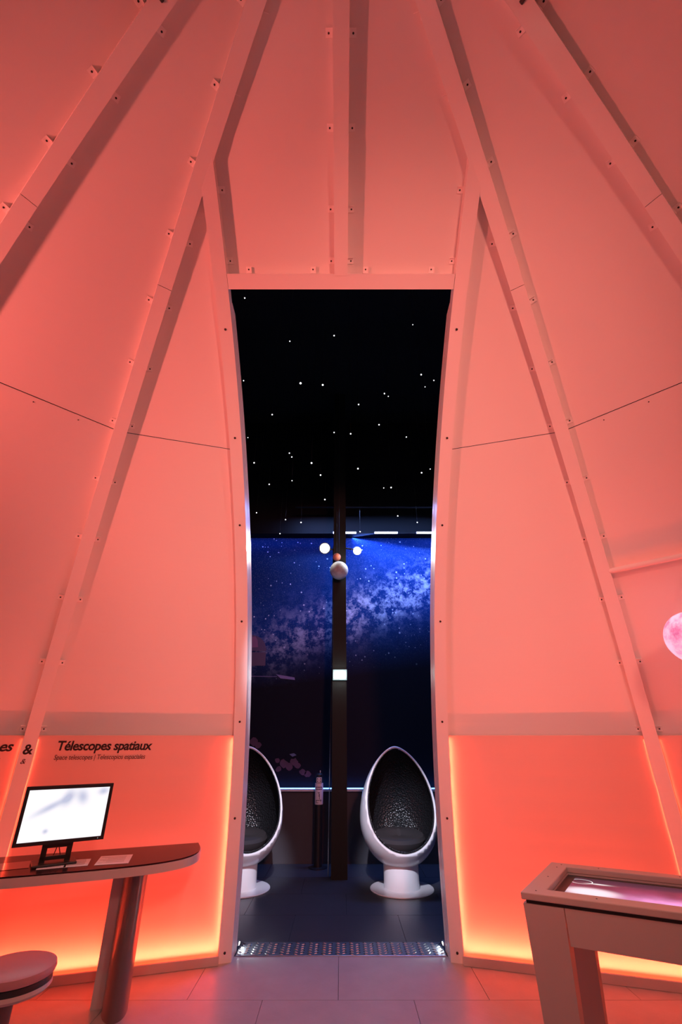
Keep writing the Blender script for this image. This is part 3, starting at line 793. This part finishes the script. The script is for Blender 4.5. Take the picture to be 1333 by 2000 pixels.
MB().tube([(.012, -.02, .985), (.012, -.02, 1.02)], .003, 6).sphere((.012, -.02, 1.024), .007, 10, 6).build('hook', M['paper'], po)

# ------------------------------------------------------------------ lettering on the left wall
def lettering(name, text, width, cap, mat, shear=.22, bold=.012, origin=None, xd=None, yd=None, nd=None, parent=None, align='LEFT'):
    cu = bpy.data.curves.new(name, 'FONT'); cu.body = text; cu.size = 1; cu.shear = shear; cu.offset = bold; cu.resolution_u = 3; cu.space_character = .93
    to = bpy.data.objects.new(name, cu); C.objects.link(to)
    dg = bpy.context.evaluated_depsgraph_get(); me = bpy.data.meshes.new_from_object(to.evaluated_get(dg))
    bpy.data.objects.remove(to); bpy.data.curves.remove(cu)
    xs = [v.co.x for v in me.vertices]; x0, x1 = min(xs), max(xs)
    kx = width / (x1 - x0); ky = cap / .73
    for v in me.vertices:
        X_ = (v.co.x - x0) * kx; Y_ = v.co.y * ky
        v.co = origin + xd * X_ + yd * Y_ + nd * .0012
    me.materials.clear(); me.materials.append(mat)
    return link(bpy.data.objects.new(name, me), parent)
def board_frame(fn, S, dx=.05):
    p = fn(S, 0); xd = (fn(S, dx) - p).normalized(); yd = (fn(S + .03, 0) - p).normalized(); nd = xd.cross(yd).normalized()
    if nd.y > 0: nd = -nd
    return p, xd, yd, nd
S1 = s_of_z(1.325)
e = Vector((1, TH, 0)).normalized()
fnb = lambda S, t, x0=-2.09: door_pt(S, BOARD_OFF, x0 + t * e.x)
p, xd, yd, nd = board_frame(lambda S, t: fnb(S, t, -2.085), S1)
lettering('lettering', 'Télescopes spatiaux', .655, .066, M['letter'], .20, .024, p, xd, yd, nd, wall['left'])
p, xd, yd, nd = board_frame(lambda S, t: fnb(S, t, -2.10), s_of_z(1.263))
lettering('lettering', 'Space telescopes | Telescopios espaciales', .625, .034, M['letter2'], .20, .004, p, xd, yd, nd, wall['left'])
phi = -A1
for zz, cap, wd, mt, dx in ((1.312, .068, .062, M['letter'], -.028), (1.250, .034, .032, M['letter2'], -.024)):
    S = s_of_z(zz); er, et, nn, tt = rib_frame(phi, S); r, z, _, _ = at_s(S)
    lettering('lettering', '&', wd, cap, mt, .0 if cap > .05 else .2, .022 if cap > .05 else .004, pol(phi, r, z) + et * dx, et, tt, -nn, wall['left'])
a0, a1 = 2 * PI - A2, 2 * PI - A1
ch = (bay_pt(a0, a1, 1, BOARD_OFF, 1) - bay_pt(a0, a1, 1, BOARD_OFF, 0)).length
for zz, cap, wd, mt, bk, bd in ((1.322, .068, .082, M['letter'], .178, .022), (1.258, .034, .040, M['letter2'], .195, .004)):
    S = s_of_z(zz); g_ = lambda S, t: bay_pt(a0, a1, S, BOARD_OFF, 1 - bk / ch + t / ch)
    p, xd, yd, nd = board_frame(g_, S)
    n_in = Vector((math.sin(A1 + .2), -math.cos(A1 + .2), 0)); nd = nd if nd.dot(n_in) > 0 else -nd
    lettering('lettering', 'es', wd, cap, mt, .2, bd, p, xd, yd, nd, wall['left'])

# ------------------------------------------------------------------ desk on the left
ux = Vector((-.93, -.367, 0)).normalized(); nx = Vector((.367, -.93, 0)).normalized()      # along the wall, into the room
tip = Vector((-1.03, 4.03, 0)); LT, DT, ZT = 1.62, .56, .735
desk = empty('desk', tip); tag(desk, 'long rounded wall desk with dark glossy top and pale edge', 'desk')
def dp(a_, b_, z): return ux * a_ + nx * b_ + Vector((0, 0, z))
def outline(inset):
    pts = []
    for k in range(41):
        t = PI * k / 40; cx2, sy = math.cos(t), math.sin(t)
        a_ = LT / 2 - (LT / 2 - inset) * math.copysign(abs(cx2) ** .55, cx2); b_ = (DT - inset) * sy ** .62
        pts.append((a_, b_))
    return pts
O1, O2 = outline(0), outline(.006)
MB().rings([[dp(a_, b_, z) for a_, b_ in O1] for z in (ZT - .052, ZT - .008)]).build('edge_band', M['table_edge'], desk)
MB().rings([[dp(a_, b_, z) for a_, b_ in O2] for z in (ZT - .0079, ZT)]).build('tabletop', M['glass_top'], desk, bevel=.002)
cam_n = Vector((.345, -.94, 0)).normalized(); cam_p = Vector((.94, .345, 0)).normalized()
lp = Vector((-1.262, 3.505, 0)) - tip
def leg(base, par):
    ring = []
    for k in range(25):
        t = PI * k / 24; ring.append(base - cam_n * .19 + cam_n * .19 * math.sin(t) ** .8 - cam_p * .071 * math.cos(t))
    lg = MB().rings([[p + Vector((0, 0, z)) for p in ring] for z in (0, ZT - .052)]).build('leg', M['leg_grey'], par, smooth=True)
    q = base - cam_n * .205 - cam_p * .035
    Mx = Matrix((cam_p, -cam_n, Vector((0, 0, 1)))).transposed()
    MB().box(q + Vector((0, 0, (ZT - .052) / 2)), (.20, .02, ZT - .052), M=Mx).build('leg_plate', M['leg_plate'], lg)
leg(lp, desk); leg(lp + ux * .98 - nx * .04, desk)

# monitor on the desk
mc = Vector((-1.71, 3.35, 0)); mrz = math.atan2(.26, .409)
mon = empty('monitor', (-1.735, 3.40, ZT), mrz); tag(mon, 'black widescreen monitor with a white picture standing on the desk', 'monitor')
yo = -.055
fr_ = MB(); W_, H_, z0 = .485, .303, .112
bz = .019
fr_.box((0, yo, z0 + bz / 2), (W_, .03, bz)).box((0, yo, z0 + H_ - bz / 2), (W_, .03, bz)).box((-W_ / 2 + bz / 2, yo, z0 + H_ / 2), (bz, .03, H_ - 2 * bz)).box((W_ / 2 - bz / 2, yo, z0 + H_ / 2), (bz, .03, H_ - 2 * bz))
fr_.box((0, yo + .022, z0 + H_ / 2), (W_ - .03, .025, H_ - .03))
fb = fr_.build('frame', M['plastic'], mon)
sc = MB().box((0, 0, 0), (W_ - 2 * bz, .004, H_ - 2 * bz)).build('screen', M['monitor'], mon); sc.location = (0, yo - .008, z0 + H_ / 2)
pw = MB().box((W_ / 2 - .035, yo - .0155, z0 + .010), (.004, .002, .006)).build('power_light', M['emergbox'], fb)
st = MB(); st.box((-.067, yo + .045, .075), (.030, .018, .15)).box((.067, yo + .045, .075), (.030, .018, .15)).box((0, yo + .045, .120), (.165, .02, .07)).box((0, yo + .045, .035), (.165, .018, .020))
st.build('stand', M['plastic'], mon, bevel=.002)
st = MB(); st.box((0, .01, .007), (.235, .17, .014)); st.build('stand_base', M['plastic'], mon, bevel=.004)
MB().tube([(-.01, yo + .05, .14), (.0, yo + .052, .09), (-.015, yo + .05, .03)], .003, 6).tube([(.02, yo + .05, .14), (.012, yo + .052, .08), (.03, yo + .05, .03)], .003, 6).build('cables', M['cord'], mon)

# leaflets on the desk
def leaflet(c, rz, wd, ht, label):
    e = empty('leaflet', (c[0], c[1], ZT), rz); tag(e, label, 'leaflet', 'leaflets on the desk')
    MB().box((0, 0, .0012), (wd, ht, .0012)).build('sheet', M['paper'], e)
    mb = MB()
    for k in range(7): mb.box((-.01 + .01 * (k % 3), ht * (.34 - k * .105), .0020), (wd * (.78 - .12 * (k % 3)), .004, .0003))
    o = mb.build('print_lines', M['ink'], e); o['kind'] = 'stuff'
def tpx(px, py, z=ZT):
    v = (py - 1000) / 889.0; u = (px - 667) / 889.0
    dy = math.cos(TILT) + v * math.sin(TILT); dz = math.sin(TILT) - v * math.cos(TILT)
    t = (z - CAMH) / dz; return (u * t, dy * t)
leaflet(tpx(224, 1679.5), rad(16), .19, .24, 'pale printed sheet lying alone near the rounded end of the desk')
leaflet(tpx(152, 1686), rad(20), .13, .18, 'small pale leaflet beside the monitor base')
leaflet(tpx(103, 1690), rad(24), .15, .18, 'pale leaflet half in the shadow in front of the monitor base')
leaflet(tpx(22, 1692), rad(28), .19, .19, 'dark clear plastic sheet at the left of the monitor')
lf = [o for o in C.objects if o.name.startswith('leaflet')][-1]
M['clear'] = paint('dark_acetate', (.16, .05, .05), .12, coat=.4)
for ch in lf.children:
    if ch.name.startswith('sheet'):
        ch.data.materials.clear(); ch.data.materials.append(M['clear'])
    else: bpy.data.objects.remove(ch)

# stool
stl = empty('stool', (-1.515, 2.83, 0)); tag(stl, 'round stool with pinkish seat pad and black band in front of the desk', 'stool')
MB().lathe([(.150, .432), (.171, .438), (.176, .452), (.172, .468), (.155, .474), (.01, .476)], n=56).build('seat_pad', M['cushion'], stl, smooth=True)
MB().lathe([(.166, .410), (.166, .434)], n=56).build('band', M['plastic'], stl, smooth=True)
MB().lathe([(.10, .380), (.158, .384), (.170, .396), (.168, .411)], n=56).build('seat_base', M['table_edge'], stl, smooth=True)
MB().lathe([(.030, .018), (.030, .384)], n=28).build('pole', M['leg_grey'], stl, smooth=True)
MB().lathe([(.19, 0), (.19, .008), (.05, .020), (.03, .022)], n=48).build('foot', M['leg_grey'], stl, smooth=True)

# ------------------------------------------------------------------ touch table on the right
FLc = Vector((.803, 2.58, 0)); U = Vector((math.cos(rad(-26.7)), math.sin(rad(-26.7)), 0)); Vv = Vector((math.cos(rad(56.3)), math.sin(rad(56.3)), 0))
LL, DD, ZZ = 1.42, .655, .80
tt_ = empty('touch_table', FLc); tag(tt_, 'cream touch table with sunken glowing pink screen', 'table')
def q3(a_, b_, z): return U * a_ + Vv * b_ + Vector((0, 0, z))
def prism(a0, a1, b0, b1, z0, z1): return [q3(a0, b0, z0), q3(a1, b0, z0), q3(a1, b1, z0), q3(a0, b1, z0), q3(a0, b0, z1), q3(a1, b0, z1), q3(a1, b1, z1), q3(a0, b1, z1)]
BF = [(3, 2, 1, 0), (4, 5, 6, 7), (0, 1, 5, 4), (1, 2, 6, 5), (2, 3, 7, 6), (3, 0, 4, 7)]
# frame top with an opening
oa0, oa1, ob0, ob1 = .092, LL - .10, .092, DD - .075
V = [q3(a_, b_, z) for z in (ZZ - .026, ZZ) for a_, b_ in ((0, 0), (LL, 0), (LL, DD), (0, DD), (oa0, ob0), (oa1, ob0), (oa1, ob1), (oa0, ob1))]
F = []
for i in range(4):
    j = (i + 1) % 4
    F += [(8 + i, 8 + j, 12 + j, 12 + i), (i, 4 + i, 4 + j, j), (i, j, 8 + j, 8 + i), (4 + i, 12 + i, 12 + j, 4 + j)]
top = mk('tabletop', V, F, M['cream'], tt_); bv = top.modifiers.new('bevel', 'BEVEL'); bv.width = .004; bv.segments = 2
for a_, b_ in ((.055, .05), (.30, .045), (.62, .045), (.05, DD * .5), (.05, DD - .11), (.06, DD - .04), (.24, DD - .04), (.60, DD - .04)):
    o = MB().lathe([(.004, -.001), (.004, .0008)], n=8).build('screw', M['hole'], top); o.location = q3(a_, b_, ZZ)
# steel reveal, black bezel, screen
mb = MB()
for (a0, a1, b0, b1) in ((oa0 - .006, oa1 + .006, ob0 - .006, ob0), (oa0 - .006, oa1 + .006, ob1, ob1 + .006), (oa0 - .006, oa0, ob0, ob1), (oa1, oa1 + .006, ob0, ob1)):
    mb.add(prism(a0, a1, b0, b1, ZZ - .042, ZZ - .0265), BF)
mb.build('screen_reveal', M['steelgrey'], tt_)
MB().add(prism(oa0 - .006, oa1 + .006, ob0 - .006, ob1 + .006, ZZ - .052, ZZ - .0335), BF).build('bezel', M['plastic'], tt_)
sca0, sca1, scb0, scb1 = oa0 + .045, oa1 - .045, ob0 + .012, ob1 - .052
screen = MB().add([v for v in prism(0, sca1 - sca0, 0, scb1 - scb0, 0, .003)], BF).build('screen', M['screen'], tt_); screen.location = q3(sca0, scb0, ZZ - .0334)
# rotate the picture's own axes with the table
Rz = Matrix.Rotation(rad(-26.7), 4, 'Z'); screen.data.transform(Rz.inverted()); screen.rotation_euler = (0, 0, rad(-26.7))
# recessed shadow gap and aprons
MB().add(prism(.016, LL - .016, .016, DD - .016, ZZ - .040, ZZ - .0262), BF).build('shadow_gap', M['plastic'], tt_)
bpy.data.objects.remove([o for o in tt_.children if o.name.startswith('shadow_gap')][0])
mb = MB()
for (a0, a1, b0, b1) in ((.016, LL - .016, .016, .030), (.016, LL - .016, DD - .030, DD - .016), (.016, .030, .030, DD - .030), (LL - .030, LL - .016, .030, DD - .030)):
    mb.add(prism(a0, a1, b0, b1, ZZ - .042, ZZ - .026), BF)
mb.build('shadow_gap', M['plastic'], tt_)
LW, LTk = .165, .085
ZA = ZZ - .040
for nm, (a0, a1, b0, b1) in (('apron', (LW + .006, LL - LW - .006, .010, .028)), ('apron', (LW + .006, LL - LW - .006, DD - .028, DD - .010)), ('apron', (.010, .028, LTk + .004, DD - LTk - .004)), ('apron', (LL - .028, LL - .010, LTk + .004, DD - LTk - .004))):
    MB().add(prism(a0, a1, b0, b1, ZA - .125, ZA), BF).build(nm, M['cream'], tt_, bevel=.001)
for ia in (0, 1):
    for ib in (0, 1):
        def lpt(a_, b_, z):
            k = 1 - (ZA - z) / ZA * .30                      # taper towards the foot
            A_ = .004 + a_ * LW * (k if True else 1) + (0 if a_ else 0) + (1 - k) * .06
            B_ = .006 + b_ * LTk * k + (1 - k) * .16
            return q3(A_ if ia == 0 else LL - A_, B_ if ib == 0 else DD - B_, z)
        V = [lpt(a_, b_, z) for z in (0, ZA) for a_, b_ in ((0, 0), (1, 0), (1, 1), (0, 1))]
        mk('leg', V, BF, M['cream'], tt_)
# ------------------------------------------------------------------ bar and moon lamp on the right wall
S_BAR = s_of_z(2.53)
pa = bay_pt(A1, A2, S_BAR, .020, .03); pb = bay_pt(A1, A2, S_BAR, .020, .97)
bar = MB().tube([pa, pb], .019, 16).build('trim_3', M['rib'], smooth=True); struct(bar, 'round white rail between two ribs on the right wall')
moon = empty('moon_lamp', (2.21, 2.90, 1.98)); tag(moon, 'glowing pink white moon globe hanging before the right wall', 'lamp')
MB().sphere((0, 0, 0), .159, 40, 24).build('sphere', M['moon'], moon, smooth=True)
MB().tube([(0, 0, .157), Vector(bay_pt(A1, A2, S_BAR, .015, .42)) - Vector((2.21, 2.90, 1.98))], .003, 6).build('cord', M['cord'], moon)
# lamps high on the dome ribs (just above the picture) and the red wash lamp on the left ribs
def dome_spot(loc, target, phi, label, gm, sc=1.0):
    best = min((t for t in _T), key=lambda t: (pol(phi, t[1], t[2]) - Vector(loc)).length)
    e = spot_lamp(loc, target, label, M['lamp_black'], gm, pol(phi, best[1], best[2]), sc)
M['warmglow'] = glow('warm_lens_glow', (1, .85, .7), 12); M['redglow'] = glow('red_lens_glow', (1, .25, .12), 10)
for x0, x1 in ADDED_CHAIR_SPOTS:  # out-of-view fixtures for the added chair spots
    spot_lamp((x0, .66, 4.67), (x1, 5.85, .72), 'added slim spot lamp under the dome cap aimed at the egg chair %s' % ('right of the column' if x1 > 0 else 'left of the column'), M['lamp_black'], glow('added_spot_lens_glow', (.9, .88, 1), 8), (x0 * .8, .60, 4.86), .6)
def back(p, t, d): return Vector(p) - (Vector(t) - Vector(p)).normalized() * d
dome_spot(back(SPOTR, (-.2, 2.7, .6), .06), (-.2, 2.7, .6), A2, 'white spot lamp clamped to the upper rib above the touch table', M['warmglow'], .8)
dome_spot(back(SPOTL, (.6, 2.8, .3), .06), (.6, 2.8, .3), -A2, 'white spot lamp clamped to the upper rib above the desk', M['warmglow'], .8)
dome_spot(back(KEY, KEY_T, .12), KEY_T, AZ[-4], 'red wash lamp on a rib beside the desk', M['redglow'], 1.6)
dome_spot(back(KEY2, KEY2_T, .12), KEY2_T, AZ[6], 'pale red wash lamp on a rib across the room from the doorway', M['redglow'], 1.6)
